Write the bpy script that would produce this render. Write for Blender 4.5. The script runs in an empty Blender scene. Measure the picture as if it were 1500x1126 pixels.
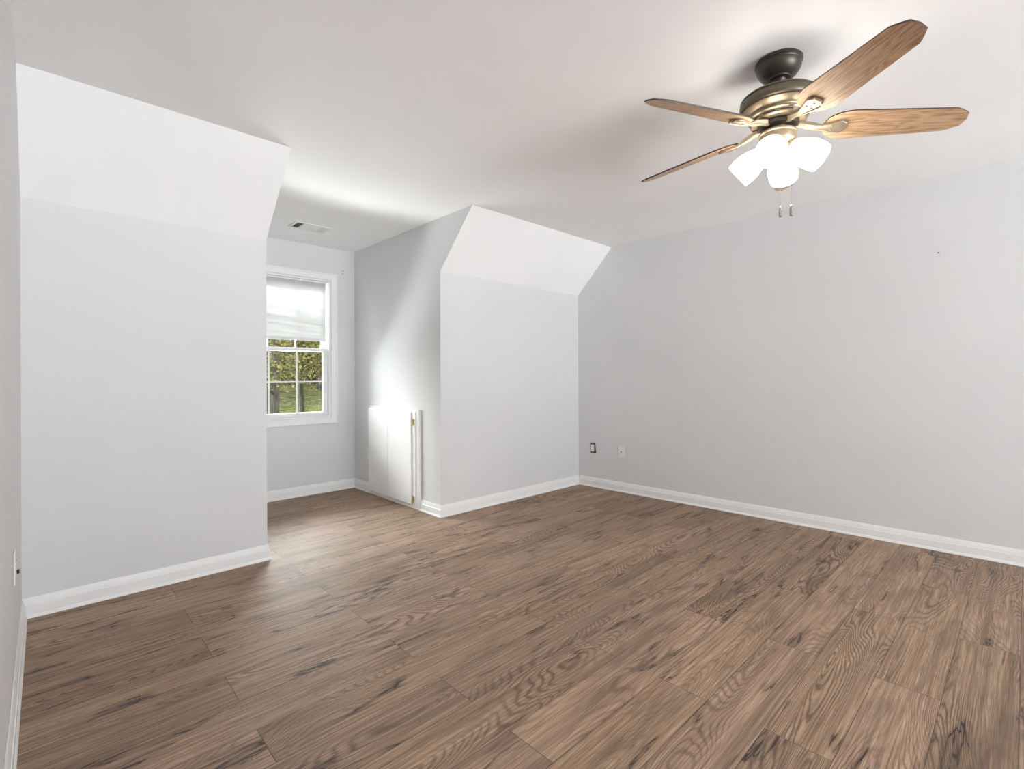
import bpy, bmesh, math, random
from mathutils import Vector, Matrix
random.seed(7)
S = bpy.context.scene
COL = S.collection
PI = math.pi

# ------------------------------------------------------------------ camera
H, K = 2.44, 2.005                    # ceiling, knee-wall height
Y0, D = 3.296, 1.530                  # knee-wall plane, depth of the dormer alcove
A1, A2 = 1.009, 2.335                 # alcove sides
W = Y0 + D                            # window wall
SL, SR = 0.436, 0.419                 # run of the two sloped ceilings
XL, YB = -0.083, -4.60                # left wall, rear wall
KR = 0.0358
def xr(y): return 4.116 + KR * (Y0 - y)   # right wall is very slightly out of square

FPX, YAW, ROLL, CZ = 718.3, 0.761, -0.0036, 1.1433
cam = bpy.data.cameras.new('camera')
cam.sensor_width = 36.0
cam.lens = 36.0 * FPX / 1500.0
cam.shift_y = -11.5 / 1500.0
cam.clip_start = 0.01
cam_o = bpy.data.objects.new('camera', cam)
COL.objects.link(cam_o)
_r = Vector((math.cos(YAW), -math.sin(YAW), 0)); _u = Vector((0, 0, 1)); _d = Vector((math.sin(YAW), math.cos(YAW), 0))
_c, _s = math.cos(ROLL), math.sin(ROLL)
R_ = _r * _c + _u * _s; U_ = -_r * _s + _u * _c
cam_o.matrix_world = Matrix(((R_.x, U_.x, -_d.x, 0), (R_.y, U_.y, -_d.y, 0), (R_.z, U_.z, -_d.z, CZ), (0, 0, 0, 1)))
S.camera = cam_o

# ------------------------------------------------------------------ light
S.view_settings.view_transform = 'Standard'
S.view_settings.look = 'None'
S.view_settings.gamma = 1.0
S.view_settings.use_curve_mapping = False
S.view_settings.exposure = 0.38
S.cycles.use_denoising = True
S.cycles.max_bounces = 14
S.cycles.diffuse_bounces = 8
S.cycles.transparent_max_bounces = 12
S.cycles.sample_clamp_indirect = 6.0

world = bpy.data.worlds.new('overcast_sky')
S.world = world
world.use_nodes = True
wn = world.node_tree
wn.nodes.clear()
bg = wn.nodes.new('ShaderNodeBackground')
wo = wn.nodes.new('ShaderNodeOutputWorld')
tc = wn.nodes.new('ShaderNodeTexCoord')
sx = wn.nodes.new('ShaderNodeSeparateXYZ')
cr = wn.nodes.new('ShaderNodeValToRGB')
cr.color_ramp.elements[0].position = 0.0
cr.color_ramp.elements[0].color = (0.93, 0.96, 1.0, 1)
cr.color_ramp.elements[1].position = 0.8
cr.color_ramp.elements[1].color = (0.80, 0.89, 1.0, 1)
wn.links.new(tc.outputs['Generated'], sx.inputs[0])
wn.links.new(sx.outputs['Z'], cr.inputs[0])
wn.links.new(cr.outputs[0], bg.inputs['Color'])
bg.inputs['Strength'].default_value = 1.6
wn.links.new(bg.outputs[0], wo.inputs[0])

def light(name, kind, energy, loc=(0, 0, 0), to=None, color=(1, 1, 1), **kw):
    l = bpy.data.lights.new(name, kind)
    l.energy = energy; l.color = color
    for k, v in kw.items(): setattr(l, k, v)
    o = bpy.data.objects.new(name, l)
    COL.objects.link(o)
    o.location = loc
    if to is not None:
        o.rotation_euler = (Vector(to) - Vector(loc)).to_track_quat('-Z', 'Y').to_euler()
    return o
# cloudy daylight on the trees and lawn
light('cloudy_sun', 'SUN', 14.0, (-8, 17, 8), (1.7, 4.8, 1.0), (1.0, 0.985, 0.96), angle=math.radians(80))
# unseen area lamps added outside the dormer window as stand-in daylight for the alcove
light('dormer_sky_fill', 'AREA', 1500.0, (1.6, W + 2.9, 3.85), (1.64, W, 1.4), (0.97, 0.985, 1.0),
      shape='RECTANGLE', size=6.0, size_y=2.8)
light('dormer_top_fill', 'AREA', 1300.0, (1.64, W + 0.95, 3.2), (1.64, W + 0.05, 1.15), (0.97, 0.985, 1.0),
      shape='RECTANGLE', size=1.8, size_y=0.9)
light('dormer_low_fill', 'AREA', 240.0, (1.6, W + 0.40, 0.50), (1.6, W + 0.30, 2.0), (0.97, 0.985, 1.0),
      shape='RECTANGLE', size=1.6, size_y=0.5)  # added lamp below the sill brightens the alcove ceiling; no roof is built
light('dormer_side_fill', 'AREA', 340.0, (-0.6, W + 1.2, 1.25), (2.2, W - 0.6, 1.45), (0.97, 0.985, 1.0),
      shape='RECTANGLE', size=2.0, size_y=2.6)  # added lamp on the left brightens the right alcove wall
# fill lamps added outside two invented rear windows; the lower pair lifts the ceiling
for wx in (0.95, 2.65):
    light('rear_window_fill', 'AREA', 32.0, (wx, YB - 0.13, 1.15), (wx, YB + 2.0, 1.5), (0.89, 0.95, 1.0),
          shape='RECTANGLE', size=1.36, size_y=2.0)
    light('rear_low_fill', 'AREA', 560.0, (wx, YB - 4.0, -0.9), (wx, YB, 1.2), (0.89, 0.95, 1.0),
          shape='RECTANGLE', size=4.0, size_y=3.0)
light('hall_fill_light', 'AREA', 18.0, (-0.85, -0.1, 2.40), (-0.85, -0.1, 0), (1, 0.95, 0.88), shape='DISK', size=0.3)  # unseen lamp added in the hall as fill

# ------------------------------------------------------------------ materials
class NT:
    def __init__(s, name):
        s.m = bpy.data.materials.new(name); s.m.use_nodes = True
        s.t = s.m.node_tree; s.t.nodes.clear()
        s.out = s.t.nodes.new('ShaderNodeOutputMaterial')
    def n(s, typ, **kw):
        nd = s.t.nodes.new(typ)
        for k, v in kw.items(): setattr(nd, k, v)
        return nd
    def l(s, a, b): s.t.links.new(a, b)
    def put(s, v, sock):
        if isinstance(v, (int, float)): sock.default_value = v
        elif isinstance(v, (tuple, list)): sock.default_value = v
        else: s.l(v, sock)
    def math(s, op, a, b=None, c=None, clamp=False):
        nd = s.n('ShaderNodeMath', operation=op, use_clamp=clamp)
        for i, v in enumerate((a, b, c)):
            if v is not None: s.put(v, nd.inputs[i])
        return nd.outputs[0]
    def ss(s, v, a, b, lo=0.0, hi=1.0):
        nd = s.n('ShaderNodeMapRange', interpolation_type='SMOOTHSTEP')
        s.put(v, nd.inputs[0]); nd.inputs[1].default_value = a; nd.inputs[2].default_value = b
        nd.inputs[3].default_value = lo; nd.inputs[4].default_value = hi
        return nd.outputs[0]
    def xyz(s, x, y, z):
        nd = s.n('ShaderNodeCombineXYZ')
        for i, v in enumerate((x, y, z)): s.put(v, nd.inputs[i])
        return nd.outputs[0]
    def noise(s, vec, scale=1.0, detail=2.0, rough=0.5, dist=0.0):
        nd = s.n('ShaderNodeTexNoise')
        if vec is not None: s.l(vec, nd.inputs['Vector'])
        nd.inputs['Scale'].default_value = scale; nd.inputs['Detail'].default_value = detail
        nd.inputs['Roughness'].default_value = rough; nd.inputs['Distortion'].default_value = dist
        return nd.outputs['Fac']
    def ramp(s, v, stops):
        nd = s.n('ShaderNodeValToRGB')
        el = nd.color_ramp.elements
        while len(el) < len(stops): el.new(0.5)
        for e, (p, c) in zip(el, stops):
            e.position = p; e.color = (c[0], c[1], c[2], 1)
        s.put(v, nd.inputs[0])
        return nd.outputs[0]
    def mix(s, f, a, b, blend='MIX'):
        nd = s.n('ShaderNodeMix', data_type='RGBA', blend_type=blend)
        s.put(f, nd.inputs[0])
        for v, sk in ((a, nd.inputs[6]), (b, nd.inputs[7])):
            if isinstance(v, tuple): sk.default_value = (v[0], v[1], v[2], 1)
            else: s.l(v, sk)
        return nd.outputs[2]
    def bsdf(s, col, rough=0.5, metal=0.0, spec=0.5, bump=None, bump_s=0.1, bump_d=0.001, **kw):
        b = s.n('ShaderNodeBsdfPrincipled')
        if isinstance(col, tuple): b.inputs['Base Color'].default_value = (col[0], col[1], col[2], 1)
        else: s.l(col, b.inputs['Base Color'])
        s.put(rough, b.inputs['Roughness']); b.inputs['Metallic'].default_value = metal
        b.inputs['Specular IOR Level'].default_value = spec
        for k, v in kw.items(): b.inputs[k].default_value = v
        if bump is not None:
            bp = s.n('ShaderNodeBump'); bp.inputs['Strength'].default_value = bump_s
            bp.inputs['Distance'].default_value = bump_d
            s.l(bump, bp.inputs['Height']); s.l(bp.outputs[0], b.inputs['Normal'])
        s.l(b.outputs[0], s.out.inputs[0])
        return s.m

def obj_xyz(t):
    c = t.n('ShaderNodeTexCoord'); sp = t.n('ShaderNodeSeparateXYZ'); t.l(c.outputs['Object'], sp.inputs[0])
    return c.outputs['Object'], sp.outputs[0], sp.outputs[1], sp.outputs[2]

def paint(name, col, rough, bump=0.05, scale=220):
    t = NT(name); v, *_ = obj_xyz(t)
    n1 = t.noise(v, scale, 3)
    n2 = t.noise(v, 1.3, 2)
    c = t.mix(t.ss(n2, 0.3, 0.7), tuple(x * 0.985 for x in col), tuple(min(1, x * 1.015) for x in col))
    return t.bsdf(c, rough, spec=0.35, bump=n1, bump_s=bump, bump_d=0.002)
M = {}
M['wall'] = paint('light_grey_wall_paint', (0.71, 0.713, 0.72), 0.6)
M['ceiling'] = paint('white_ceiling_paint', (0.93, 0.93, 0.93), 0.8, 0.06, 160)
M['trim'] = paint('white_semigloss_trim_paint', (0.86, 0.865, 0.86), 0.35, 0.02, 90)
M['vinyl'] = paint('white_window_vinyl', (0.82, 0.825, 0.83), 0.4, 0.0)
M['plate'] = paint('white_plastic', (0.80, 0.80, 0.785), 0.35, 0.0)
M['door'] = paint('white_door_paint', (0.89, 0.89, 0.885), 0.35, 0.02, 60)
def metal(name, col, rough, m=1.0, ns=60):
    t = NT(name); v, *_ = obj_xyz(t); n = t.noise(v, ns, 3)
    c = t.mix(n, tuple(x * 0.85 for x in col), tuple(x * 1.12 for x in col))
    return t.bsdf(c, rough, metal=m)
M['bronze'] = metal('dark_oiled_bronze', (0.060, 0.052, 0.040), 0.36, 0.6)
M['olive'] = metal('aged_olive_bronze', (0.135, 0.112, 0.080), 0.38, 0.6)
M['champagne'] = metal('antique_brushed_brass', (0.36, 0.29, 0.20), 0.40, 0.75)
M['iron'] = metal('pale_brushed_bronze', (0.38, 0.315, 0.24), 0.45, 0.6)
M['brass'] = metal('polished_brass', (0.58, 0.48, 0.24), 0.35, 0.8)
M['steel'] = metal('dull_steel', (0.35, 0.34, 0.32), 0.4)
M['black'] = paint('black_plastic', (0.012, 0.012, 0.012), 0.5, 0.0)
M['dark'] = paint('dark_duct', (0.05, 0.05, 0.05), 0.8, 0.0)
M['screw'] = paint('dark_screw', (0.06, 0.055, 0.05), 0.6, 0.0)
t = NT('raw_plaster_edge'); v, *_ = obj_xyz(t)
M['plaster'] = t.bsdf(t.ramp(t.noise(v, 300, 4), [(0.35, (0.04, 0.04, 0.035)), (0.6, (0.35, 0.34, 0.30))]), 0.9)

def floor_material():
    t = NT('oak_laminate_planks')
    v, x, y, z = obj_xyz(t)
    PW, PL = 0.19, 1.19
    yy = t.math('SUBTRACT', y, 0.02)
    r = t.math('FLOOR', t.math('DIVIDE', yy, PW))
    par = t.math('FLOORED_MODULO', r, 2.0)
    xs = t.math('SUBTRACT', t.math('SUBTRACT', x, 0.495), t.math('MULTIPLY', par, 0.59))
    c = t.math('FLOOR', t.math('DIVIDE', xs, PL))
    lx = t.math('SUBTRACT', xs, t.math('MULTIPLY', c, PL))
    ly = t.math('SUBTRACT', yy, t.math('MULTIPLY', r, PW))
    wnz = t.n('ShaderNodeTexWhiteNoise', noise_dimensions='2D')
    t.l(t.xyz(r, c, 0.0), wnz.inputs['Vector'])
    sp = t.n('ShaderNodeSeparateXYZ'); t.l(wnz.outputs['Color'], sp.inputs[0])
    ra, rb, rc = sp.outputs
    # per-plank local coordinates
    ox = t.math('ADD', lx, t.math('MULTIPLY', ra, 31.0))
    oy = t.math('ADD', ly, t.math('MULTIPLY', rb, 47.0))
    oz = t.math('MULTIPLY', rc, 19.0)
    # cathedral figure: rings bent by a slow field
    slow = t.noise(t.xyz(t.math('MULTIPLY', ox, 0.95), t.math('MULTIPLY', oy, 5.5), oz), 1.0, 1.0, 0.4, 0.2)
    fine = t.noise(t.xyz(t.math('MULTIPLY', ox, 16.0), t.math('MULTIPLY', oy, 90.0), oz), 1.0, 2.0)
    ph = t.math('ADD', t.math('MULTIPLY', slow, 300.0), t.math('ADD', t.math('MULTIPLY', ly, 330.0), t.math('MULTIPLY', fine, 4.5)))
    ring = t.math('ADD', t.math('MULTIPLY', t.math('SINE', ph), 0.5), 0.5)
    ring = t.math('POWER', ring, 2.6)
    # how strongly each plank shows its figure
    figm = t.ss(t.noise(t.xyz(t.math('MULTIPLY', ox, 1.2), t.math('MULTIPLY', oy, 6.0), t.math('ADD', oz, 5.0)), 1.0, 1.0), 0.36, 0.60)
    figm = t.math('MULTIPLY', figm, t.ss(rc, 0.1, 0.75, 0.25, 1.0))
    streak = t.ss(t.noise(t.xyz(t.math('MULTIPLY', ox, 0.9), t.math('MULTIPLY', oy, 26.0), t.math('ADD', oz, 7.0)), 1.0, 3.0, 0.55, 0.2), 0.50, 0.72)
    # fine fibres
    fib = t.noise(t.xyz(t.math('MULTIPLY', ox, 7.0), t.math('MULTIPLY', oy, 420.0), oz), 1.0, 3.0, 0.6)
    fib2 = t.noise(t.xyz(t.math('MULTIPLY', ox, 2.2), t.math('MULTIPLY', oy, 95.0), oz), 1.0, 3.0, 0.6)
    # smoky patches
    smoke = t.ss(t.noise(t.xyz(t.math('MULTIPLY', ox, 2.2), t.math('MULTIPLY', oy, 8.0), t.math('ADD', oz, 9.0)), 1.0, 3.0, 0.55, 0.6), 0.50, 0.74)
    # cracks and knots
    cn = t.noise(t.xyz(t.math('MULTIPLY', ox, 1.5), t.math('MULTIPLY', oy, 13.0), t.math('ADD', oz, 3.0)), 1.0, 4.0, 0.55, 0.25)
    ridge = t.math('ABSOLUTE', t.math('SUBTRACT', cn, 0.5))
    gate = t.ss(t.noise(t.xyz(t.math('MULTIPLY', ox, 2.4), t.math('MULTIPLY', oy, 9.0), t.math('ADD', oz, 13.0)), 1.0, 1.0), 0.55, 0.62)
    crack = t.math('MULTIPLY', t.ss(ridge, 0.003, 0.012, 1.0, 0.0), gate)
    halo = t.math('MULTIPLY', t.ss(ridge, 0.0, 0.07, 1.0, 0.0), gate)
    col = t.ramp(t.math('ADD', t.math('MULTIPLY', fib, 0.55), t.math('MULTIPLY', fib2, 0.45)),
                 [(0.33, (0.140, 0.082, 0.048)), (0.48, (0.285, 0.182, 0.118)), (0.64, (0.48, 0.330, 0.225))])
    rk = t.math('MULTIPLY', ring, t.math('ADD', t.math('MULTIPLY', figm, 0.72), 0.12))
    col = t.mix(rk, col, (0.085, 0.048, 0.028))
    col = t.mix(t.math('MULTIPLY', streak, 0.42), col, (0.11, 0.066, 0.042))
    col = t.mix(t.math('MULTIPLY', smoke, 0.50), col, (0.085, 0.052, 0.032))
    col = t.mix(t.math('MULTIPLY', halo, 0.55), col, (0.06, 0.036, 0.022))
    col = t.mix(t.math('MULTIPLY', crack, 0.92), col, (0.018, 0.012, 0.009))
    tint = t.math('ADD', t.math('MULTIPLY', ra, 0.30), 0.88)
    col = t.mix(1.0, col, t.xyz(tint, tint, t.math('ADD', t.math('MULTIPLY', rb, 0.10), t.math('SUBTRACT', tint, 0.05))), 'MULTIPLY')
    e1 = t.math('MINIMUM', ly, t.math('SUBTRACT', PW, ly))
    e2 = t.math('MINIMUM', lx, t.math('SUBTRACT', PL, lx))
    seam = t.ss(t.math('MINIMUM', e1, e2), 0.0005, 0.0018, 1.0, 0.0)
    col = t.mix(t.math('MULTIPLY', seam, 0.75), col, (0.03, 0.019, 0.012))
    hgt = t.math('SUBTRACT', t.math('SUBTRACT', t.math('MULTIPLY', fib, 0.25), t.math('MULTIPLY', crack, 0.5)), t.math('MULTIPLY', seam, 1.0))
    rough = t.math('ADD', 0.50, t.math('MULTIPLY', fib2, 0.16))
    return t.bsdf(col, rough, spec=0.55, bump=hgt, bump_s=0.30, bump_d=0.0012)
M['floor'] = floor_material()

def blade_material():
    t = NT('light_oak_fan_blade'); v, x, y, z = obj_xyz(t)
    oi = t.n('ShaderNodeObjectInfo')
    oz = t.math('MULTIPLY', oi.outputs['Random'], 20.0)
    f = t.noise(t.xyz(t.math('MULTIPLY', x, 9.0), t.math('MULTIPLY', y, 170.0), oz), 1.0, 3.0, 0.6)
    g = t.noise(t.xyz(t.math('MULTIPLY', x, 2.5), t.math('MULTIPLY', y, 22.0), oz), 1.0, 2.0, 0.5, 0.4)
    ring = t.math('ADD', t.math('MULTIPLY', t.math('SINE', t.math('MULTIPLY', g, 60.0)), 0.5), 0.5)
    c = t.ramp(t.math('ADD', t.math('MULTIPLY', f, 0.75), t.math('MULTIPLY', ring, 0.25)),
               [(0.28, (0.29, 0.175, 0.098)), (0.50, (0.50, 0.325, 0.195)), (0.78, (0.60, 0.42, 0.275))])
    return t.bsdf(c, 0.42, spec=0.4)
M['oak'] = blade_material()
t = NT('dark_walnut_blade_edge'); v, x, y, z = obj_xyz(t)
M['walnut'] = t.bsdf(t.ramp(t.noise(t.xyz(t.math('MULTIPLY', x, 6.0), t.math('MULTIPLY', y, 120.0), 0.0), 1.0, 3.0),
                            [(0.3, (0.030, 0.018, 0.012)), (0.7, (0.07, 0.042, 0.027))]), 0.5)
t = NT('lit_frosted_glass_shade')
b = t.n('ShaderNodeBsdfPrincipled')
b.inputs['Base Color'].default_value = (0.9, 0.88, 0.84, 1); b.inputs['Roughness'].default_value = 0.3
b.inputs['Emission Color'].default_value = (1.0, 0.92, 0.79, 1); b.inputs['Emission Strength'].default_value = 8.5
t.l(b.outputs[0], t.out.inputs[0]); M['lampglass'] = t.m
t = NT('lit_bulb')
b = t.n('ShaderNodeBsdfPrincipled')
b.inputs['Base Color'].default_value = (1, 0.95, 0.85, 1)
b.inputs['Emission Color'].default_value = (1.0, 0.90, 0.72, 1); b.inputs['Emission Strength'].default_value = 24.0
t.l(b.outputs[0], t.out.inputs[0]); M['bulb'] = t.m
t = NT('clear_window_glass')
tr = t.n('ShaderNodeBsdfTransparent'); gl = t.n('ShaderNodeBsdfGlossy'); gl.inputs['Roughness'].default_value = 0.02
fr = t.n('ShaderNodeFresnel'); fr.inputs['IOR'].default_value = 1.35
mx = t.n('ShaderNodeMixShader'); tr.inputs['Color'].default_value = (0.96, 0.98, 0.97, 1)
t.l(fr.outputs[0], mx.inputs[0]); t.l(tr.outputs[0], mx.inputs[1]); t.l(gl.outputs[0], mx.inputs[2]); t.l(mx.outputs[0], t.out.inputs[0])
M['glass'] = t.m
t = NT('white_shade_fabric'); v, x, y, z = obj_xyz(t)
df = t.n('ShaderNodeBsdfDiffuse'); tl = t.n('ShaderNodeBsdfTranslucent'); mx = t.n('ShaderNodeMixShader')
weave = t.mix(t.noise(v, 400, 2), (0.86, 0.86, 0.84), (0.93, 0.93, 0.91))
t.l(weave, df.inputs['Color']); tl.inputs['Color'].default_value = (0.125, 0.125, 0.1235, 1); mx.inputs[0].default_value = 0.5
t.l(df.outputs[0], mx.inputs[1]); t.l(tl.outputs[0], mx.inputs[2]); t.l(mx.outputs[0], t.out.inputs[0])
M['fabric'] = t.m
def leaf(name, stops):
    t = NT(name); g = t.n('ShaderNodeNewGeometry')
    c = t.ramp(g.outputs['Random Per Island'], stops)
    df = t.n('ShaderNodeBsdfDiffuse'); tl = t.n('ShaderNodeBsdfTranslucent'); mx = t.n('ShaderNodeMixShader')
    t.l(c, df.inputs['Color']); t.l(c, tl.inputs['Color']); mx.inputs[0].default_value = 0.35
    t.l(df.outputs[0], mx.inputs[1]); t.l(tl.outputs[0], mx.inputs[2]); t.l(mx.outputs[0], t.out.inputs[0])
    return t.m
M['leaf_gold'] = leaf('golden_green_leaves', [(0.0, (0.0395, 0.0461, 0.0198)), (0.35, (0.1449, 0.1581, 0.0395)), (0.7, (0.3425, 0.3030, 0.0790)), (1.0, (0.5534, 0.4743, 0.2107))])
M['leaf_mixed'] = leaf('russet_green_leaves', [(0.0, (0.0461, 0.0461, 0.0264)), (0.4, (0.1581, 0.1449, 0.0592)), (0.7, (0.3689, 0.2635, 0.1317)), (1.0, (0.5270, 0.3821, 0.2635))])
M['leaf_far'] = leaf('olive_green_leaves', [(0.0, (0.0395, 0.0528, 0.0238)), (0.5, (0.1317, 0.1581, 0.0528)), (1.0, (0.3425, 0.3294, 0.1317))])
M['leaf_dark'] = leaf('dark_evergreen_leaves', [(0.0, (0.012, 0.018, 0.010)), (0.6, (0.035, 0.055, 0.022)), (1.0, (0.10, 0.12, 0.045))])  # shrub leaves, dark green by their own colour
t = NT('grey_brown_bark'); v, x, y, z = obj_xyz(t)
M['bark'] = t.bsdf(t.ramp(t.noise(t.xyz(t.math('MULTIPLY', x, 14.0), t.math('MULTIPLY', y, 14.0), t.math('MULTIPLY', z, 2.5)), 1.0, 4.0),
                          [(0.3, (0.035, 0.030, 0.025)), (0.7, (0.20, 0.17, 0.145))]), 0.9, spec=0.1)
t = NT('autumn_lawn'); v, x, y, z = obj_xyz(t)
M['grass'] = t.bsdf(t.ramp(t.noise(v, 2.2, 8.0, 0.8), [(0.36, (0.025, 0.035, 0.012)), (0.47, (0.085, 0.115, 0.032)), (0.55, (0.20, 0.18, 0.075)), (0.66, (0.33, 0.25, 0.15))]), 0.95, spec=0.0)

# ------------------------------------------------------------------ mesh helpers
def link(name, bm, mats, parent=None, smooth=None, bevel=0.0):
    me = bpy.data.meshes.new(name)
    bmesh.ops.recalc_face_normals(bm, faces=bm.faces)
    if smooth:
        for f in bm.faces: f.smooth = True
        for e in bm.edges:
            if len(e.link_faces) == 2 and e.calc_face_angle(0) > math.radians(smooth): e.smooth = False
    bm.to_mesh(me); bm.free()
    for m in (mats if isinstance(mats, (list, tuple)) else [mats]): me.materials.append(m)
    o = bpy.data.objects.new(name, me)
    COL.objects.link(o)
    if parent is not None: o.parent = parent
    if bevel:
        b = o.modifiers.new('bevel', 'BEVEL'); b.width = bevel; b.segments = 2; b.limit_method = 'ANGLE'
    return o
def empty(name, loc=(0, 0, 0), rot=(0, 0, 0)):
    o = bpy.data.objects.new(name, None); COL.objects.link(o)
    o.empty_display_size = 0.05
    o.location = loc; o.rotation_euler = rot
    return o
def tag(o, label, cat, group=None, kind=None):
    o['label'] = label; o['category'] = cat
    if group: o['group'] = group
    if kind: o['kind'] = kind
    return o
def struct(o, label, cat):
    o['kind'] = 'structure'; o['label'] = label; o['category'] = cat
    return o
def box(bm, x0, x1, y0, y1, z0, z1, mat=None):
    vs = [bm.verts.new(Vector(p)) for p in ((x0, y0, z0), (x1, y0, z0), (x1, y1, z0), (x0, y1, z0), (x0, y0, z1), (x1, y0, z1), (x1, y1, z1), (x0, y1, z1))]
    fs = [bm.faces.new([vs[i] for i in q]) for q in ((0, 3, 2, 1), (4, 5, 6, 7), (0, 1, 5, 4), (1, 2, 6, 5), (2, 3, 7, 6), (3, 0, 4, 7))]
    if mat is not None:
        for v in vs: v.co = mat @ v.co
    return fs
def slab(bm, front, back):
    a = [bm.verts.new(p) for p in front]; b = [bm.verts.new(p) for p in back]
    n = len(a)
    bm.faces.new(a); bm.faces.new(list(reversed(b)))
    for i in range(n): bm.faces.new((a[i], b[i], b[(i + 1) % n], a[(i + 1) % n]))
def prism(bm, pts, d, mat=None):
    d = Vector(d)
    f = [Vector(p) for p in pts]
    bk = [p + d for p in f]
    if mat is not None: f = [mat @ p for p in f]; bk = [mat @ p for p in bk]
    slab(bm, f, bk)
def lathe(bm, prof, seg=40, mat=None, cap=True):
    rings = []
    for r, z in prof:
        ring = []
        for i in range(seg):
            a = 2 * PI * i / seg
            p = Vector((r * math.cos(a), r * math.sin(a), z))
            ring.append(bm.verts.new(mat @ p if mat is not None else p))
        rings.append(ring)
    for a, b in zip(rings, rings[1:]):
        for i in range(seg): bm.faces.new((a[i], a[(i + 1) % seg], b[(i + 1) % seg], b[i]))
    if cap:
        bm.faces.new(rings[0]); bm.faces.new(rings[-1])
def tube(bm, pts, r, seg=8):
    pts = [Vector(p) for p in pts]
    rr = r if isinstance(r, (list, tuple)) else [r] * len(pts)
    rings = []
    for i, p in enumerate(pts):
        d = (pts[min(i + 1, len(pts) - 1)] - pts[max(i - 1, 0)]).normalized()
        up = Vector((0, 0, 1)) if abs(d.z) < 0.9 else Vector((1, 0, 0))
        a = d.cross(up).normalized(); b = d.cross(a)
        rings.append([bm.verts.new(p + (a * math.cos(2 * PI * k / seg) + b * math.sin(2 * PI * k / seg)) * rr[i]) for k in range(seg)])
    for a, b in zip(rings, rings[1:]):
        for i in range(seg): bm.faces.new((a[i], a[(i + 1) % seg], b[(i + 1) % seg], b[i]))
    bm.faces.new(rings[0]); bm.faces.new(rings[-1])
def frame_rect(bm, x0, x1, z0, z1, w, ya, yb, wb=None, wt=None):
    """rectangular ring in an x-z plane, from ya to yb, mitre-free"""
    wb = w if wb is None else wb; wt = w if wt is None else wt
    o = [(x0, z0), (x1, z0), (x1, z1), (x0, z1)]
    i = [(x0 + w, z0 + wb), (x1 - w, z0 + wb), (x1 - w, z1 - wt), (x0 + w, z1 - wt)]
    vo = [[bm.verts.new((p[0], yy, p[1])) for p in o] for yy in (ya, yb)]
    vi = [[bm.verts.new((p[0], yy, p[1])) for p in i] for yy in (ya, yb)]
    for k in range(4):
        j = (k + 1) % 4
        bm.faces.new((vo[0][k], vo[0][j], vi[0][j], vi[0][k]))
        bm.faces.new((vo[1][k], vi[1][k], vi[1][j], vo[1][j]))
        bm.faces.new((vo[0][k], vo[1][k], vo[1][j], vo[0][j]))
        bm.faces.new((vi[0][k], vi[0][j], vi[1][j], vi[1][k]))
NB = bmesh.new

# ------------------------------------------------------------------ room shell
T = 0.10
bm = NB()
box(bm, -1.9, xr(YB) + T, YB - T, Y0, -0.1, 0)
box(bm, A1 - T, A2 + T, Y0, W + T, -0.1, 0)
struct(link('floor', bm, M['floor']), 'brown wood-look plank floor', 'floor')
bm = NB()
box(bm, -1.9, xr(YB) + T, YB - T, Y0 - 0.44, H, H + 0.1)
box(bm, A1 - T, A2 + T, Y0 - 0.44, W + T, H, H + 0.1)
box(bm, -1.9, A1 - T, Y0 - 0.44, Y0 - 0.2, H, H + 0.1)
box(bm, A2 + T, xr(YB) + T, Y0 - 0.44, Y0 - 0.2, H, H + 0.1)
struct(link('ceiling', bm, M['ceiling']), 'flat white ceiling', 'ceiling')

# left wall with an unseen doorway, added where the camera stands
DY0, DY1, DH = -0.80, 0.75, 2.05
bm = NB()
box(bm, XL - T, XL, DY1, Y0, 0, H)
box(bm, XL - T, XL, DY0, DY1, DH, H)
box(bm, XL - T, XL, YB, DY0, 0, H)
struct(link('wall_left', bm, M['wall']), 'plain grey wall along the left edge', 'wall')
bm = NB()
box(bm, -1.9, -1.8, YB, Y0, 0, H); box(bm, -1.8, XL - T, 1.4, 1.5, 0, H); box(bm, -1.8, XL - T, YB, YB + T, 0, H)
struct(link('wall_hall', bm, M['wall']), 'hall walls beyond the doorway', 'wall')
bm = NB()
f_ = [(xr(YB), YB, 0), (xr(Y0), Y0, 0), (xr(Y0), Y0, H), (xr(YB), YB, H)]
slab(bm, f_, [(x + T, y, z) for x, y, z in f_])
struct(link('wall_right', bm, M['wall']), 'long plain grey wall on the right', 'wall')
# rear wall with two unseen window openings added to let in fill light
bm = NB()
xs_ = [XL, 0.25, 1.65, 1.95, 3.35, xr(YB)]
for i in range(5):
    if i in (1, 3):
        box(bm, xs_[i], xs_[i + 1], YB - T, YB, 0, 0.12); box(bm, xs_[i], xs_[i + 1], YB - T, YB, 2.25, H)
    else: box(bm, xs_[i], xs_[i + 1], YB - T, YB, 0, H)
struct(link('wall_rear', bm, M['wall']), 'rear wall behind the camera', 'wall')

# knee walls (mitred at the alcove corners)
bm = NB()
slab(bm, [(XL, Y0, 0), (A1, Y0, 0), (A1, Y0, K), (XL, Y0, K)], [(XL, Y0 + T, 0), (A1 - T, Y0 + T, 0), (A1 - T, Y0 + T, K + 0.05), (XL, Y0 + T, K + 0.05)])
struct(link('wall_knee_left', bm, M['wall']), 'low grey knee wall left of the alcove', 'wall')
bm = NB()
slab(bm, [(A2, Y0, 0), (xr(Y0), Y0, 0), (xr(Y0), Y0, K), (A2, Y0, K)], [(A2 + T, Y0 + T, 0), (xr(Y0), Y0 + T, 0), (xr(Y0), Y0 + T, K + 0.05), (A2 + T, Y0 + T, K + 0.05)])
struct(link('wall_knee_right', bm, M['wall']), 'low grey knee wall right of the alcove', 'wall')
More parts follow.
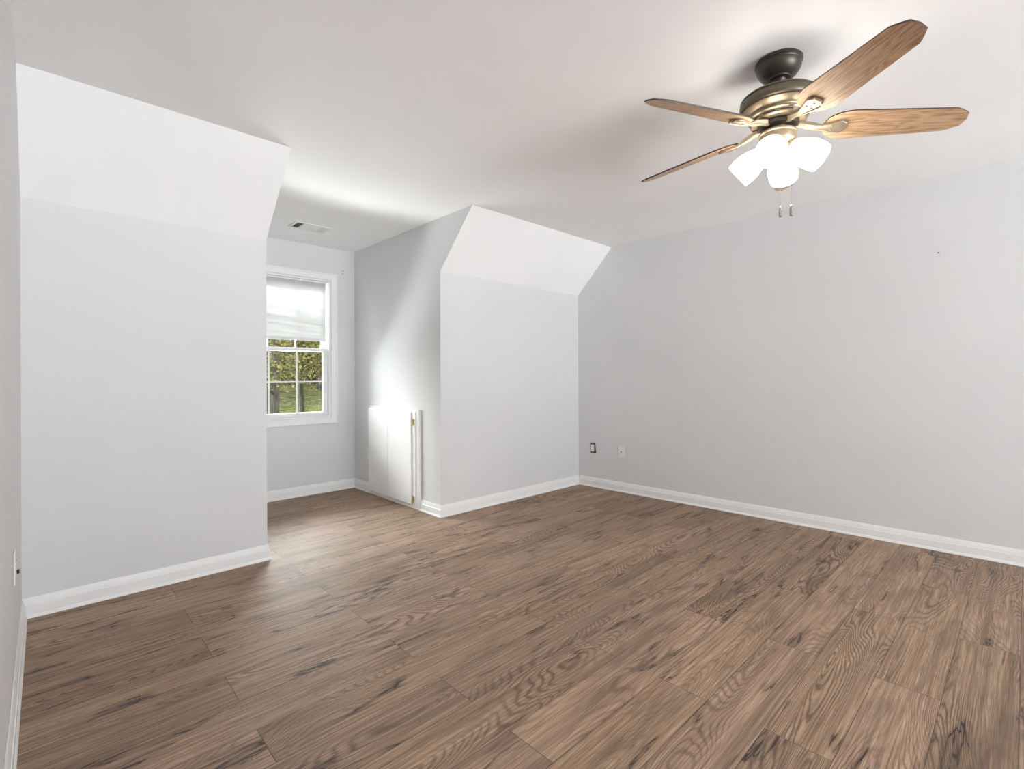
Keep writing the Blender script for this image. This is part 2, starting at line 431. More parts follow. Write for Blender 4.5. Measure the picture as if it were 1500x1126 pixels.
# sloped ceilings
bm = NB()
slab(bm, [(XL, Y0, K), (A1, Y0, K), (A1, Y0 - SL, H), (XL, Y0 - SL, H)],
     [(XL, Y0 + T, K + 0.05), (A1 - T, Y0 + T, K + 0.05), (A1 - T, Y0 - SL + 0.14, H), (XL, Y0 - SL + 0.14, H)])
struct(link('ceiling_slope_left', bm, M['ceiling']), 'white sloped ceiling left of the alcove', 'ceiling')
bm = NB()
slab(bm, [(A2, Y0, K), (xr(Y0), Y0, K), (xr(Y0 - SR), Y0 - SR, H), (A2, Y0 - SR, H)],
     [(A2 + T, Y0 + T, K + 0.05), (xr(Y0), Y0 + T, K + 0.05), (xr(Y0 - SR), Y0 - SR + 0.14, H), (A2 + T, Y0 - SR + 0.14, H)])
struct(link('ceiling_slope_right', bm, M['ceiling']), 'white sloped ceiling right of the alcove', 'ceiling')
# alcove sides with the triangular cheeks above the knee walls
for side, x, s, nm, lb in ((A1, A1 - T, SL, 'wall_alcove_left', 'left side wall of the window alcove'), (A2, A2 + T, SR, 'wall_alcove_right', 'right side wall of the window alcove')):
    bm = NB()
    slab(bm, [(side, Y0, 0), (side, W, 0), (side, W, H), (side, Y0 - s, H), (side, Y0, K)],
         [(x, Y0 + T, 0), (x, W + T, 0), (x, W + T, H), (x, Y0 - s + 0.14, H), (x, Y0 + T, K + 0.05)])
    struct(link(nm, bm, M['wall']), lb, 'wall')
# window wall with its opening
OX0, OX1, OZ0, OZ1 = 1.190, 2.082, 0.746, 2.116
bm = NB()
box(bm, A1, OX0, W, W + T, 0, H); box(bm, OX1, A2, W, W + T, 0, H)
box(bm, OX0, OX1, W, W + T, 0, OZ0); box(bm, OX0, OX1, W, W + T, OZ1, H)
struct(link('wall_window', bm, M['wall']), 'grey end wall of the alcove around the window', 'wall')

# ------------------------------------------------------------------ baseboards
BH, BT = 0.095, 0.013
PROF = [(0, 0), (0.019, 0), (0.018, 0.010), (0.013, 0.017), (BT, 0.020), (BT, BH - 0.034), (0.0105, BH - 0.031), (0.0105, BH - 0.027), (0.0045, BH - 0.004), (0.003, BH), (0, BH)]
def baseboard(name, pts, label):
    """profile swept along a floor polyline; room lies to the left of the direction of travel"""
    bm = NB(); P = [Vector((p[0], p[1], 0)) for p in pts]
    dirs = [(P[i + 1] - P[i]).normalized() for i in range(len(P) - 1)]
    rings = []
    for i, p in enumerate(P):
        if i == 0: n = Vector((-dirs[0].y, dirs[0].x, 0))
        elif i == len(P) - 1: n = Vector((-dirs[-1].y, dirs[-1].x, 0))
        else:
            n0 = Vector((-dirs[i - 1].y, dirs[i - 1].x, 0)); n1 = Vector((-dirs[i].y, dirs[i].x, 0))
            n = (n0 + n1) / (1 + n0.dot(n1))
        rings.append([bm.verts.new(p + n * a + Vector((0, 0, z))) for a, z in PROF])
    m = len(PROF)
    for a, b in zip(rings, rings[1:]):
        for k in range(m): bm.faces.new((a[k], a[(k + 1) % m], b[(k + 1) % m], b[k]))
    bm.faces.new(rings[0]); bm.faces.new(rings[-1])
    return struct(link(name, bm, M['trim'], smooth=35), label, 'baseboard')
g = 0.0006
DR0, DR1, DRH = 3.587, 4.462, 0.862      # access door frame on the right alcove wall
baseboard('baseboard_left', [(XL + g, Y0 - 0.02), (XL + g, DY1 + 0.07)], 'white baseboard along the left wall')
baseboard('baseboard_knee_left', [(A1 + g, W - 0.021), (A1 + g, Y0 - g), (XL + g, Y0 - g)], 'white baseboard under the left knee wall')
baseboard('baseboard_window', [(A2 - g, DR1 + 0.002), (A2 - g, W - g), (A1 + 0.001, W - g)], 'white baseboard under the window')
baseboard('baseboard_knee_right', [(xr(Y0) - g, Y0 - g), (A2 - g, Y0 - g), (A2 - g, DR0 - 0.002)], 'white baseboard under the right knee wall')
baseboard('baseboard_right', [(xr(YB) - g, YB + 0.02), (xr(Y0 - 0.02) - g, Y0 - 0.02)], 'white baseboard along the right wall')

# ------------------------------------------------------------------ window
win = struct(empty('window_1', (0, W, 0)), 'white double-hung window with grid panes in the alcove', 'window')
def wpart(name, bm, mat, bevel=0.0, parent=win):
    for v in bm.verts: v.co.y -= W
    return link(name, bm, mat, parent, bevel=bevel)
bm = NB(); frame_rect(bm, OX0 - 0.062, OX1 + 0.062, OZ0 - 0.062, OZ1 + 0.062, 0.062, W - 0.016, W - 0.0005)
cas = wpart('window_casing', bm, M['trim'], 0.003)
bm = NB(); frame_rect(bm, OX0 - 0.062, OX1 + 0.062, OZ0 - 0.062, OZ1 + 0.062, 0.014, W - 0.021, W - 0.0165)
wpart('casing_edge_bead', bm, M['trim'], 0.002, cas)
bm = NB(); frame_rect(bm, OX0 + 0.0005, OX1 - 0.0005, OZ0 + 0.0005, OZ1 - 0.0005, 0.020, W - 0.006, W + 0.12)
wpart('window_frame', bm, M['vinyl'], 0.002)
IX0, IX1, IZ0, IZ1 = OX0 + 0.021, OX1 - 0.021, OZ0 + 0.021, OZ1 - 0.021
MID = 1.432
def sash(z0, z1, ya, yb, wb, wt, nm):
    bm = NB(); frame_rect(bm, IX0, IX1, z0, z1, 0.044, ya, yb, wb, wt)
    s = wpart(nm, bm, M['vinyl'], 0.003)
    gx0, gx1, gz0, gz1 = IX0 + 0.044, IX1 - 0.044, z0 + wb, z1 - wt
    yg = (ya + yb) / 2
    bm = NB(); box(bm, gx0 - 0.004, gx1 + 0.004, yg - 0.002, yg + 0.002, gz0 - 0.004, gz1 + 0.004)
    wpart('pane', bm, M['glass'], 0, s)
    bm = NB()
    for k in (1, 2):
        xk = gx0 + (gx1 - gx0) * k / 3
        box(bm, xk - 0.008, xk + 0.008, yg - 0.009, yg - 0.003, gz0, gz1)
    zk = (gz0 + gz1) / 2
    box(bm, gx0, gx1, yg - 0.0085, yg - 0.0035, zk - 0.008, zk + 0.008)
    wpart('muntin_grid', bm, M['vinyl'], 0.0015, s)
sash(IZ0, MID, W + 0.030, W + 0.062, 0.034, 0.032, 'lower_sash')
sash(MID - 0.034, IZ1, W + 0.070, W + 0.102, 0.032, 0.036, 'upper_sash')

# roller shade, crumpled, let half-way down
sh = tag(empty('window_shade', (1.64, W + 0.012, 2.09)), 'crumpled white fabric window shade pulled halfway down over the window', 'window shade')
sx0, sx1, sz0, sz1 = 1.222, 2.030, 1.530, 2.078
bm = NB(); NXg, NZg = 90, 110
def wrinkle(u, w):
    # w: 0 top .. 1 bottom ; u: 0 left .. 1 right ; pleats run down to the right
    q = w - 0.17 * u
    a = 0.0045 * math.sin(q * 46 + 1.5 * math.sin(u * 3.1)) * (0.35 + 0.65 * (1 - u)) * (0.2 + 0.8 * max(0, min(1, (w - 0.1) * 2)))
    a += 0.0035 * math.sin(q * 21 + 2.0 + 1.2 * math.sin(u * 5 + w * 3))
    a += 0.0018 * math.sin(q * 90 + u * 6) * max(0, w - 0.5) * 2
    return a * min(1, w * 6) * min(1, (1 - w) * 10 + 0.1)
gr = {}
for i in range(NXg + 1):
    for j in range(NZg + 1):
        u, w = i / NXg, j / NZg
        gr[i, j] = bm.verts.new((sx0 + (sx1 - sx0) * u - 1.64, wrinkle(u, w) * 1.0, sz1 + (sz0 - sz1) * w - 2.09))
for i in range(NXg):
    for j in range(NZg): bm.faces.new((gr[i, j], gr[i + 1, j], gr[i + 1, j + 1], gr[i, j + 1]))
link('shade_fabric', bm, M['fabric'], sh, smooth=60)
bm = NB(); box(bm, sx0 - 1.64, sx1 - 1.64, -0.009, 0.009, sz0 - 0.030 - 2.09, sz0 - 2.09)
link('bottom_rail', bm, M['vinyl'], sh, bevel=0.003)
bm = NB(); box(bm, sx0 - 1.64 - 0.004, sx1 - 1.64 + 0.004, -0.012, 0.012, sz1 - 2.09, sz1 + 0.015 - 2.09)
link('head_rail', bm, M['vinyl'], sh, bevel=0.003)

# ------------------------------------------------------------------ attic access door in the alcove
dr = struct(empty('door_1', (A2, (DR0 + DR1) / 2, 0)), 'small white access door with brass hinges low in the alcove wall', 'door')
def dpart(name, x0, x1, y0, y1, z0, z1, mat, bevel=0.002, parent=dr):
    bm = NB(); box(bm, x0, x1, y0 - (DR0 + DR1) / 2, y1 - (DR0 + DR1) / 2, z0, z1)
    return link(name, bm, mat, parent, bevel=bevel)
bm = NB(); yc = (DR0 + DR1) / 2
box(bm, -0.022, -0.0005, DR0 - yc, DR0 + 0.062 - yc, 0.001, DRH)
box(bm, -0.022, -0.0005, DR1 - 0.03 - yc, DR1 - yc, 0.001, DRH)
box(bm, -0.022, -0.0005, DR0 + 0.062 - yc, DR1 - 0.03 - yc, DRH - 0.028, DRH)
box(bm, -0.022, -0.0005, DR0 + 0.062 - yc, DR1 - 0.03 - yc, 0.001, 0.03)
link('door_frame', bm, M['trim'], dr, bevel=0.002)
dm = 4.083
for ya, yb in ((DR0 + 0.098, dm - 0.002), (dm + 0.002, DR1 - 0.006)):
    dpart('door_panel', -0.040, -0.0225, ya, yb, 0.040, DRH - 0.022, M['door'], 0.003)
dpart('hinge_stile', -0.030, -0.0225, DR0 + 0.045, DR0 + 0.094, 0.032, DRH - 0.022, M['trim'], 0.002)
for zc in (0.752, 0.088):
    h_ = dpart('hinge', -0.0345, -0.0302, DR0 + 0.060, DR0 + 0.088, zc - 0.026, zc + 0.026, M['brass'], 0.001)
    bm = NB(); lathe(bm, [(0.0045, zc - 0.034), (0.0045, zc + 0.034)], 12, Matrix.Translation((-0.040, DR0 + 0.074 - yc, 0)))
    link('hinge_barrel', bm, M['brass'], h_, smooth=40)

# ------------------------------------------------------------------ electrical fittings
def wallplate(name, loc, rotz, label, cat, kind):
    """built facing local -y (plate centre at loc), lying 5 mm proud of the wall"""
    e = tag(empty(name, loc, (0, 0, rotz)), label, cat)
    bm = NB(); box(bm, -0.035, 0.035, -0.0055, -0.0003, -0.0575, 0.0575)
    link('cover_plate', bm, M['plate'], e, bevel=0.0025)
    if kind == 'outlet':
        for zc in (0.0195, -0.0195):
            bm = NB()
            pts = [(0.017 * math.cos(a) if abs(math.cos(a)) < 0.9 else math.copysign(0.0155, math.cos(a)), -0.0075, zc + 0.0145 * math.sin(a)) for a in [2 * PI * i / 24 for i in range(24)]]
            prism(bm, pts, (0, 0.0022, 0))
            rc = link('receptacle', bm, M['plate'], e)
            for xa, xb, za, zb in ((-0.0075, -0.0055, -0.002, 0.006), (0.0055, 0.0075, -0.002, 0.006), (-0.002, 0.002, -0.009, -0.006)):
                bm = NB(); box(bm, xa, xb, -0.0079, -0.0074, zc + za, zc + zb); link('slot', bm, M['dark'], rc)
        bm = NB(); lathe(bm, [(0.003, 0), (0.003, 0.0012)], 12, Matrix.Translation((0, -0.0054, 0)) @ Matrix.Rotation(PI / 2, 4, 'X'))
        link('screw', bm, M['steel'], e)
    else:
        rm = Matrix.Translation((0, -0.0054, 0)) @ Matrix.Rotation(PI / 2, 4, 'X')
        bm = NB(); lathe(bm, [(0.0075, 0), (0.0075, 0.003)], 6, rm); link('nut', bm, M['steel'], e)
        bm = NB(); lathe(bm, [(0.0046, 0.003), (0.0046, 0.011)], 16, rm); link('coax_jack', bm, M['steel'], e, smooth=40)
        bm = NB(); lathe(bm, [(0.0032, 0.0111), (0.0032, 0.0116)], 12, rm); link('jack_hole', bm, M['dark'], e)
        for zc in (0.042, -0.042):
            bm = NB(); lathe(bm, [(0.003, 0), (0.003, 0.001)], 12, Matrix.Translation((0, -0.0054, zc)) @ Matrix.Rotation(PI / 2, 4, 'X')); link('screw', bm, M['plate'], e)
    return e
RA = math.atan(KR)
wallplate('coax_wall_plate', (xr(2.772), 2.772, 0.395), PI / 2 * -1 + RA, 'white cable jack wall plate on the right wall near the corner', 'wall plate', 'coax')
wallplate('electrical_outlet', (A2, 4.520, 0.388), -PI / 2, 'white outlet on the alcove wall just left of the small access door', 'outlet', 'outlet')
o = wallplate('electrical_outlet', (XL, 2.500, 0.470), PI / 2, 'white outlet with a small black plug on the left wall near the corner', 'outlet', 'outlet')
ob = empty('outlet_box', (xr(3.112), 3.112, 0.400), (0, 0, -PI / 2 + RA))
tag(ob, 'uncovered outlet in a dark wall cut-out near the far corner', 'outlet')
bm = NB(); pts = [(-0.034, 0.053), (-0.020, 0.056), (0.0, 0.054), (0.012, 0.057), (0.031, 0.054), (0.033, 0.02), (0.036, -0.02), (0.042, -0.048), (0.030, -0.056), (0.0, -0.053), (-0.033, -0.055), (-0.035, -0.01)]
prism(bm, [(x, -0.0012, z) for x, z in pts], (0, 0.001, 0)); link('wall_cutout', bm, M['dark'], ob)
bm = NB(); frame_rect(bm, -0.028, 0.024, -0.048, 0.050, 0.004, -0.003, -0.0013); link('box_rim', bm, M['plaster'], ob)
bm = NB(); box(bm, -0.020, 0.016, -0.018, -0.0013, -0.035, 0.036); rc = link('receptacle', bm, M['plate'], ob, bevel=0.004)
for zc in (0.018, -0.018):
    for xc in (-0.0085, 0.0045):
        bm = NB(); box(bm, xc - 0.001, xc + 0.001, -0.0184, -0.0179, zc - 0.003, zc + 0.005); link('slot', bm, M['dark'], rc)
for za, zb in ((0.0362, 0.056), (-0.055, -0.0352)):
    bm = NB(); box(bm, -0.009, 0.005, -0.004, -0.0013, za, zb); link('mounting_ear', bm, M['steel'], ob)
pl = tag(empty('plug', (XL + 0.0080, 2.500, 0.4505)), 'small black plug in the left wall outlet', 'plug')
bm = NB(); box(bm, 0, 0.007, -0.007, 0.007, -0.0065, 0.0065); link('plug_body', bm, M['black'], pl, bevel=0.002)

# nails and screws left in the walls
def nail(name, loc, axis, r, label, cat='nail', group=None):
    bm = NB(); a = Vector(axis).normalized()
    mt = Matrix.Translation(loc) @ a.to_track_quat('Z', 'Y').to_matrix().to_4x4()
    lathe(bm, [(r, 0.0003), (r, 0.002), (r * 0.6, 0.003)], 12, mt)
    o = link(name, bm, M['screw'], smooth=40)
    return tag(o, label, cat, group)
nail('nail', (xr(0.395), 0.395, 1.940), (-1, 0, 0), 0.0045, 'tiny dark nail high on the right wall')
nail('screw', (2.208, W, 2.226), (0, -1, 0), 0.0045, 'upper of two tiny dark screws beside the top of the window', 'screw')
nail('screw', (2.208, W, 2.198), (0, -1, 0), 0.0045, 'lower of two tiny dark screws beside the top of the window', 'screw')

# ------------------------------------------------------------------ ceiling register
vt = tag(empty('ceiling_vent', (1.659, 4.262, H)), 'white rectangular air register in the alcove ceiling', 'vent')
bm = NB(); hx, hy = 0.152, 0.098
def flatframe(bm, x0, x1, y0, y1, w, z0, z1):
    box(bm, x0, x1, y0, y0 + w, z0, z1); box(bm, x0, x1, y1 - w, y1, z0, z1)
    box(bm, x0, x0 + w, y0 + w, y1 - w, z0, z1); box(bm, x1 - w, x1, y0 + w, y1 - w, z0, z1)
flatframe(bm, -hx, hx, -hy, hy, 0.024, -0.007, -0.0004)
for xk in (-0.072, 0.072): box(bm, xk - 0.004, xk + 0.004, -hy + 0.024, hy - 0.024, -0.007, -0.0004)
link('vent_frame', bm, M['plate'], vt, bevel=0.002)
bm = NB(); box(bm, -hx + 0.02, hx - 0.02, -hy + 0.02, hy - 0.02, -0.0012, -0.0004); link('duct_opening', bm, M['dark'], vt)
def louvers(name, x0, x1, along, tilt):
    bm = NB()
    y0, y1 = -hy + 0.025, hy - 0.025
    if along == 'y':
        n = max(2, int((x1 - x0) / 0.011))
        for i in range(n):
            xc = x0 + (i + 0.5) * (x1 - x0) / n
            box(bm, -0.0052, 0.0052, y0, y1, -0.0005, 0.0005, Matrix.Translation((xc, 0, -0.0062)) @ Matrix.Rotation(tilt, 4, 'Y'))
    else:
        n = 11
        for i in range(n):
            yc_ = y0 + (i + 0.5) * (y1 - y0) / n
            box(bm, x0, x1, -0.0062, 0.0062, -0.0005, 0.0005, Matrix.Translation((0, yc_, -0.0062)) @ Matrix.Rotation(tilt, 4, 'X'))
    link(name, bm, M['plate'], vt)
louvers('louver_bank', -0.127, -0.077, 'y', math.radians(-48))
louvers('louver_bank', -0.067, 0.067, 'x', math.radians(-28))
louvers('louver_bank', 0.077, 0.127, 'y', math.radians(40))

# ------------------------------------------------------------------ ceiling fan
FX, FY = 2.196, 0.7035
fan = tag(empty('ceiling_fan', (FX, FY, H)), 'five-blade ceiling fan with oak blades, bronze motor and four lit glass shades', 'ceiling fan')
def fz(z): return z - H
def fpart(name, bm, mat, smooth=35, parent=fan, bevel=0.0): return link(name, bm, mat, parent, smooth=smooth, bevel=bevel)
def flathe(name, prof, mat, seg=56, parent=fan):
    bm = NB(); lathe(bm, [(r, fz(z)) for r, z in prof], seg)
    return fpart(name, bm, mat, 30, parent)
flathe('canopy', [(0.050, 2.4395), (0.084, 2.4395), (0.0885, 2.435), (0.0885, 2.426), (0.083, 2.421), (0.082, 2.418), (0.0845, 2.415), (0.0835, 2.408), (0.079, 2.396), (0.070, 2.382), (0.058, 2.370), (0.047, 2.364), (0.046, 2.361), (0.040, 2.359), (0.030, 2.362)], M['bronze'])
flathe('hanger_ball', [(0.010, 2.372), (0.026, 2.366), (0.030, 2.358), (0.024, 2.348), (0.014, 2.343)], M['bronze'], 32)
flathe('downrod', [(0.0125, 2.345), (0.0125, 2.318), (0.020, 2.314), (0.022, 2.302)], M['champagne'], 32)
flathe('motor_housing', [(0.022, 2.306), (0.060, 2.303), (0.110, 2.296), (0.134, 2.289), (0.142, 2.284), (0.144, 2.279), (0.141, 2.276), (0.143, 2.272), (0.146, 2.262), (0.146, 2.250), (0.143, 2.243), (0.136, 2.238)], M['olive'], 72)
mh = flathe('motor_skirt', [(0.136, 2.2375), (0.138, 2.234), (0.131, 2.228), (0.118, 2.222), (0.108, 2.217), (0.106, 2.212), (0.112, 2.208), (0.113, 2.203), (0.105, 2.199), (0.104, 2.186), (0.098, 2.181), (0.070, 2.180), (0.045, 2.180)], M['champagne'], 72)
for k in range(10):
    a = 2 * PI * k / 10
    bm = NB()
    arc = [a + (q - 2.5) * 0.085 for q in range(6)]
    pts = [(0.1054 * math.cos(q), 0.1054 * math.sin(q), fz(2.190)) for q in arc] + [(0.1045 * math.cos(q), 0.1045 * math.sin(q), fz(2.190)) for q in reversed(arc)]
    prism(bm, pts, (0, 0, 0.005))
    link('cooling_slot', bm, M['dark'], mh)
flathe('flywheel', [(0.040, 2.180), (0.074, 2.179), (0.078, 2.172), (0.074, 2.163), (0.040, 2.162)], M['bronze'], 48)
flathe('switch_housing', [(0.036, 2.163), (0.036, 2.150), (0.062, 2.147), (0.071, 2.142), (0.071, 2.136), (0.067, 2.132), (0.068, 2.108), (0.064, 2.098), (0.050, 2.086), (0.034, 2.076), (0.022, 2.068), (0.014, 2.060), (0.010, 2.056), (0.011, 2.050), (0.006, 2.044)], M['champagne'], 48)

R1, BZ, PH0, PITCH, DROOP = 0.648, 2.166, math.radians(-129.4), math.radians(19.0), 0.050
def blade_bm():
    bm = NB()
    n = 40
    r0, r1 = 0.165, R1
    half = []
    for i in range(n + 1):
        u = i / n; r = r0 + (r1 - r0) * u
        w = 0.0624 * (1 - 0.757 * (r - 0.42))
        if u < 0.22: w *= math.sqrt(max(0.0, 1 - ((0.22 - u) / 0.22) ** 2)) * 0.90 + 0.10
        if u > 0.90: w *= 1 - 0.45 * ((u - 0.90) / 0.10) ** 1.3
        half.append((r, w))
    loop = [(r, w) for r, w in half] + [(r1 + 0.006, 0.0)] + [(r, -w) for r, w in reversed(half)]
    lo = [bm.verts.new((x, y, -0.003)) for x, y in loop]; hi = [bm.verts.new((x, y, 0.003)) for x, y in loop]
    m = len(loop)
    f = bm.faces.new(list(reversed(lo))); f.material_index = 0
    f = bm.faces.new(hi); f.material_index = 1
    for i in range(m):
        f = bm.faces.new((lo[i], lo[(i + 1) % m], hi[(i + 1) % m], hi[i])); f.material_index = 1
    return bm
def bracket_bm():
    bm = NB()
    secs = [(0.060, 0.010, 0.015), (0.085, 0.010, 0.013), (0.110, 0.006, 0.011), (0.135, -0.001, 0.011), (0.155, -0.007, 0.013), (0.180, -0.0085, 0.019), (0.205, -0.0085, 0.026), (0.226, -0.0085, 0.030), (0.243, -0.0085, 0.021), (0.246, -0.0085, 0.018)]
    rings = []
    for r, z, w in secs:
        hgt = 0.010 if r < 0.15 else 0.0045
        sec = [(-w, -hgt * 0.4), (-w * 0.55, -hgt), (0, -hgt * 1.35), (w * 0.55, -hgt), (w, -hgt * 0.4), (w, hgt * 0.9), (-w, hgt * 0.9)]
        rings.append([bm.verts.new((r, y, z + dz)) for y, dz in sec])
    m = 7
    for a, b in zip(rings, rings[1:]):
        for k in range(m): bm.faces.new((a[k], a[(k + 1) % m], b[(k + 1) % m], b[k]))
    bm.faces.new(rings[0]); bm.faces.new(rings[-1])
    # moulded rim round the paddle
    for sgn in (-1, 1):
        tube(bm, [(0.10, sgn * 0.010, 0.002), (0.135, sgn * 0.010, -0.007), (0.155, sgn * 0.012, -0.0115), (0.180, sgn * 0.018, -0.013), (0.205, sgn * 0.025, -0.013), (0.226, sgn * 0.029, -0.013), (0.243, sgn * 0.019, -0.013)], 0.0032, 6)
    return bm
b0 = fpart('blade', blade_bm(), [M['oak'], M['walnut']], 35, fan)
k0 = fpart('blade_bracket', bracket_bm(), M['iron'], 40, fan)
scr = []
for rr, yy in ((0.196, -0.011), (0.196, 0.011), (0.226, 0.0)):
    bm = NB(); lathe(bm, [(0.003, -0.0125), (0.0042, -0.0142), (0.0042, -0.0155), (0.002, -0.0165)], 12, Matrix.Translation((rr, yy, 0)))
    scr.append(fpart('screw', bm, M['iron'], 40, k0))
def set_arm(b, k, a):
    mt = Matrix.Translation((0, 0, fz(BZ))) @ Matrix.Rotation(a, 4, 'Z') @ Matrix.Rotation(DROOP, 4, 'Y')
    b.matrix_local = mt @ Matrix.Rotation(-PITCH, 4, 'X')
    k.matrix_local = mt @ Matrix.Rotation(-PITCH, 4, 'X')
set_arm(b0, k0, PH0)
for i in range(1, 5):
    b = b0.copy(); COL.objects.link(b); b.parent = fan
    k = k0.copy(); COL.objects.link(k); k.parent = fan
    for s0 in scr: s = s0.copy(); COL.objects.link(s); s.parent = k
    set_arm(b, k, PH0 + i * 2 * PI / 5)

# light kit: four bell shades
def shade_bm():
    bm = NB()
    prof = [(0.0235, 0.0), (0.030, 0.004), (0.040, 0.020), (0.050, 0.045), (0.0565, 0.072), (0.0575, 0.095), (0.0555, 0.115), (0.053, 0.126),
            (0.0505, 0.126), (0.053, 0.114), (0.0545, 0.095), (0.0535, 0.073), (0.047, 0.046), (0.037, 0.022), (0.022, 0.006)]
    lathe(bm, prof, 40, None, True)
    return bm
sh0 = fpart('lamp_shade', shade_bm(), M['lampglass'], 50, fan)
bm = NB(); lathe(bm, [(0.012, 0.010), (0.014, 0.035), (0.024, 0.060), (0.027, 0.078), (0.022, 0.094), (0.008, 0.104)], 20)
bu0 = fpart('bulb', bm, M['bulb'], 60, sh0)
bm = NB(); lathe(bm, [(0.015, -0.040), (0.019, -0.020), (0.027, -0.012), (0.029, 0.0), (0.024, 0.003)], 28)
cu0 = fpart('shade_holder', bm, M['champagne'], 40, sh0)
TILT = math.radians(52)
def set_shade(s, az):
    # local +Z runs from the holder to the mouth
    ax = Vector((math.cos(az) * math.sin(TILT), math.sin(az) * math.sin(TILT), -math.cos(TILT)))
    q = ax.to_track_quat('Z', 'Y').to_matrix().to_4x4()
    s.matrix_local = Matrix.Translation((math.cos(az) * 0.055, math.sin(az) * 0.055, fz(2.078))) @ q
AZ = [188, 278, 98, 8]
set_shade(sh0, math.radians(AZ[0]))
for a in AZ[1:]:
    s = sh0.copy(); COL.objects.link(s); s.parent = fan
    for ch in (bu0, cu0):
        c = ch.copy(); COL.objects.link(c); c.parent = s
    set_shade(s, math.radians(a))
# pull chains
for (az, rho, z0, z1) in ((236, 0.008, 2.047, 1.838), (236, 0.069, 2.105, 1.822)):
    x, y = rho * math.cos(math.radians(az)), rho * math.sin(math.radians(az))
    bm = NB()
    nb = int((z0 - z1) / 0.0045)
    tube(bm, [(x, y, fz(z0)), (x, y, fz(z1))], 0.0007, 6)
    for i in range(nb):
        z = fz(z1 + (i + 0.5) * (z0 - z1) / nb)
        lathe(bm, [(0.0004, z - 0.0014), (0.0013, z), (0.0004, z + 0.0014)], 6, Matrix.Translation((x, y, 0)))
    ch = fpart('pull_chain', bm, M['iron'], 60)
    bm = NB(); lathe(bm, [(0.002, fz(z1 + 0.003)), (0.0058, fz(z1 - 0.002)), (0.0068, fz(z1 - 0.014)), (0.0058, fz(z1 - 0.016)), (0.0066, fz(z1 - 0.018)), (0.0066, fz(z1 - 0.040)), (0.004, fz(z1 - 0.043))], 20, Matrix.Translation((x, y, 0)))
    fpart('pull_pendant', bm, M['steel'], 35, ch)

# the fan hangs a degree out of plumb from its ball joint
TL = Matrix.Translation((0, 0, fz(2.36))) @ Matrix.Rotation(0.0157, 4, 'X') @ Matrix.Rotation(0.0109, 4, 'Y') @ Matrix.Translation((0, 0, -fz(2.36)))
for o in list(fan.children):
    if not o.name.startswith(('canopy', 'hanger', 'pull')): o.matrix_basis = TL @ o.matrix_basis

# ------------------------------------------------------------------ outside the dormer window
def gz(x, y):
    if y < 8: z = -3.2
    elif y < 24: z = -3.2 + (y - 8) / 16 * 2.2
    else: z = -1.0 + (y - 24) * 0.09
    return z + 0.12 * math.sin(x * 0.35 + y * 0.22) + 0.07 * math.sin(x * 0.9 - y * 0.6)
bm = NB(); gv = {}
for i in range(41):
    for j in range(41):
        x, y = -25 + i * 2.0, 5.2 + j * 1.6
        gv[i, j] = (bm.verts.new((x, y, gz(x, y))), bm.verts.new((x, y, gz(x, y) - 0.4)))
for i in range(40):
    for j in range(40):
        for q in (0, 1): bm.faces.new((gv[i, j][q], gv[i + 1, j][q], gv[i + 1, j + 1][q], gv[i, j + 1][q]))
for i in range(40):
    for j in (0, 40):
        bm.faces.new((gv[i, j][0], gv[i + 1, j][0], gv[i + 1, j][1], gv[i, j][1])); bm.faces.new((gv[j, i][0], gv[j, i + 1][0], gv[j, i + 1][1], gv[j, i][1]))
lw = link('ground', bm, M['grass'], smooth=60); struct(lw, 'sloping autumn lawn outside the window', 'lawn')

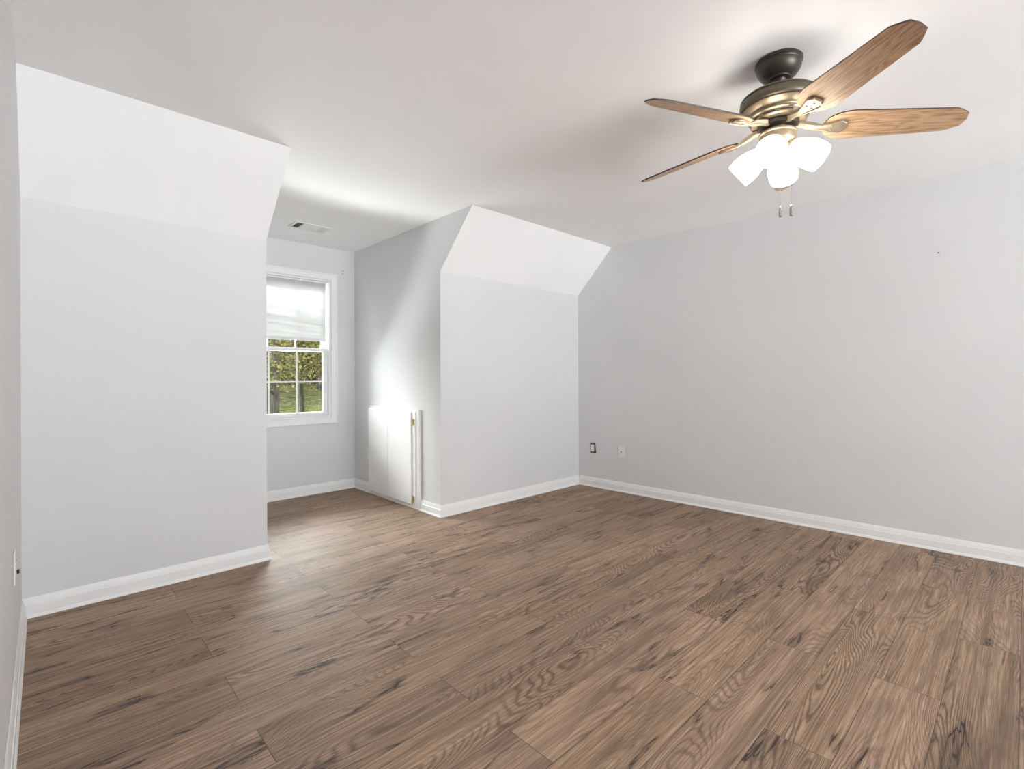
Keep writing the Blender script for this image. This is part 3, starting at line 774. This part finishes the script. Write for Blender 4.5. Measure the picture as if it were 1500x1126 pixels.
def tree(name, x, y, r, h, crown, n, leafm, label, leaf=0.13, z_low=0.9, lean=0.0, group=None, seed=1, nbr=9, lim=(-9, 9, -9, 9)):
    """lim: room for the crown around the trunk (x0, x1, y0, y1)"""
    rnd = random.Random(seed)
    z0 = gz(x, y) - 0.15
    e = tag(empty(name, (x, y, z0)), label, name, group)
    bm = NB()
    def keep(p):
        return Vector((min(max(p.x, lim[0]), lim[1]), min(max(p.y, lim[2]), lim[3]), p.z))
    pts = [(lean * t_ * t_ + 0.05 * math.sin(t_ * 9 + seed), 0.05 * math.cos(t_ * 7 + seed), t_ * h) for t_ in [i / 9 for i in range(10)]]
    tube(bm, pts, [r * (1.25 if i == 0 else 1 - 0.075 * i) for i in range(10)], 12)
    link('trunk', bm, M['bark'], e, smooth=50)
    tips = []
    for k in range(nbr):
        bm = NB(); t_ = 0.28 + 0.62 * k / nbr; b0_ = Vector((lean * t_ * t_, 0, t_ * h)); a = rnd.uniform(0, 2 * PI); L = crown * rnd.uniform(0.6, 1.0)
        p = [b0_]
        for q in range(1, 6):
            a += rnd.uniform(-0.3, 0.3)
            p.append(keep(p[-1] + Vector((math.cos(a), math.sin(a), rnd.uniform(-0.22, 0.36))) * (L / 5)))
        tube(bm, p, [r * 0.30 * (1 - 0.17 * q) for q in range(6)], 7)
        tips += p[2:]
        link('branch', bm, M['bark'], e, smooth=50)
    bm = NB()
    for i in range(n):
        c = rnd.choice(tips) + Vector((rnd.gauss(0, 1), rnd.gauss(0, 1), rnd.gauss(-0.25, 0.8))) * crown * 0.22
        if c.z + z0 < z_low - 0.4 + rnd.random() * 0.7: continue
        if not (lim[0] < c.x < lim[1] and lim[2] < c.y < lim[3]): continue
        s_ = leaf * rnd.uniform(0.5, 1.2)
        q = Matrix.Rotation(rnd.uniform(0, 2 * PI), 4, 'Z') @ Matrix.Rotation(rnd.uniform(0, 2 * PI), 4, 'X') @ Matrix.Rotation(rnd.uniform(0, 2 * PI), 4, 'Z')
        vs = [bm.verts.new(c + (q @ Vector(v_)) * s_) for v_ in ((-0.5, 0, 0), (0, -0.32, 0.06), (0.5, 0, 0), (0, 0.32, 0.06))]
        bm.faces.new(vs)
    link('foliage', bm, leafm, e)
    return e
tree('tree', 8.20, 22.0, 0.125, 9.0, 3.4, 17000, M['leaf_mixed'], 'slim dark-trunked tree seen through the right-hand window panes', seed=3, nbr=15, lim=(-0.75, 3.4, -3.0, 3.0))
tree('tree', 5.76, 18.0, 0.165, 9.0, 3.2, 17000, M['leaf_gold'], 'thick-trunked tree with golden leaves seen through the middle window panes', seed=5, nbr=15, lim=(-2.6, 3.0, -2.6, 0.9))
tree('tree', 6.30, 20.4, 0.120, 9.0, 3.0, 11000, M['leaf_gold'], 'slimmer trunk just left of the thick golden tree, at the window edge', seed=8, nbr=13, lim=(-2.6, 1.0, -1.3, 2.6))
for i, (x, y) in enumerate(((9.0, 36), (15.0, 37), (21.0, 38), (27.0, 38), (12.0, 45.2), (18.0, 46), (24.0, 46), (3.0, 38), (-4.0, 40))):
    tree('tree', x, y, 0.20, 9.0, 3.6, 5200, M['leaf_far'], 'leafy tree in the tree line beyond the lawn', leaf=0.36, z_low=1.3, group='tree line beyond the lawn', seed=20 + i, nbr=16, lim=(-2.8, 2.8, -2.4, 2.4))
for i, x in enumerate((11.6, 14.1, 16.6, 19.1)):
    tree('shrub', x, 41.0, 0.05, 1.9, 1.5, 3800, M['leaf_dark'], 'dark green shrub at the top of the lawn', leaf=0.22, z_low=-2.0, group='shrubs at the top of the lawn', seed=50 + i, nbr=9, lim=(-1.2, 1.2, -1.0, 1.0))
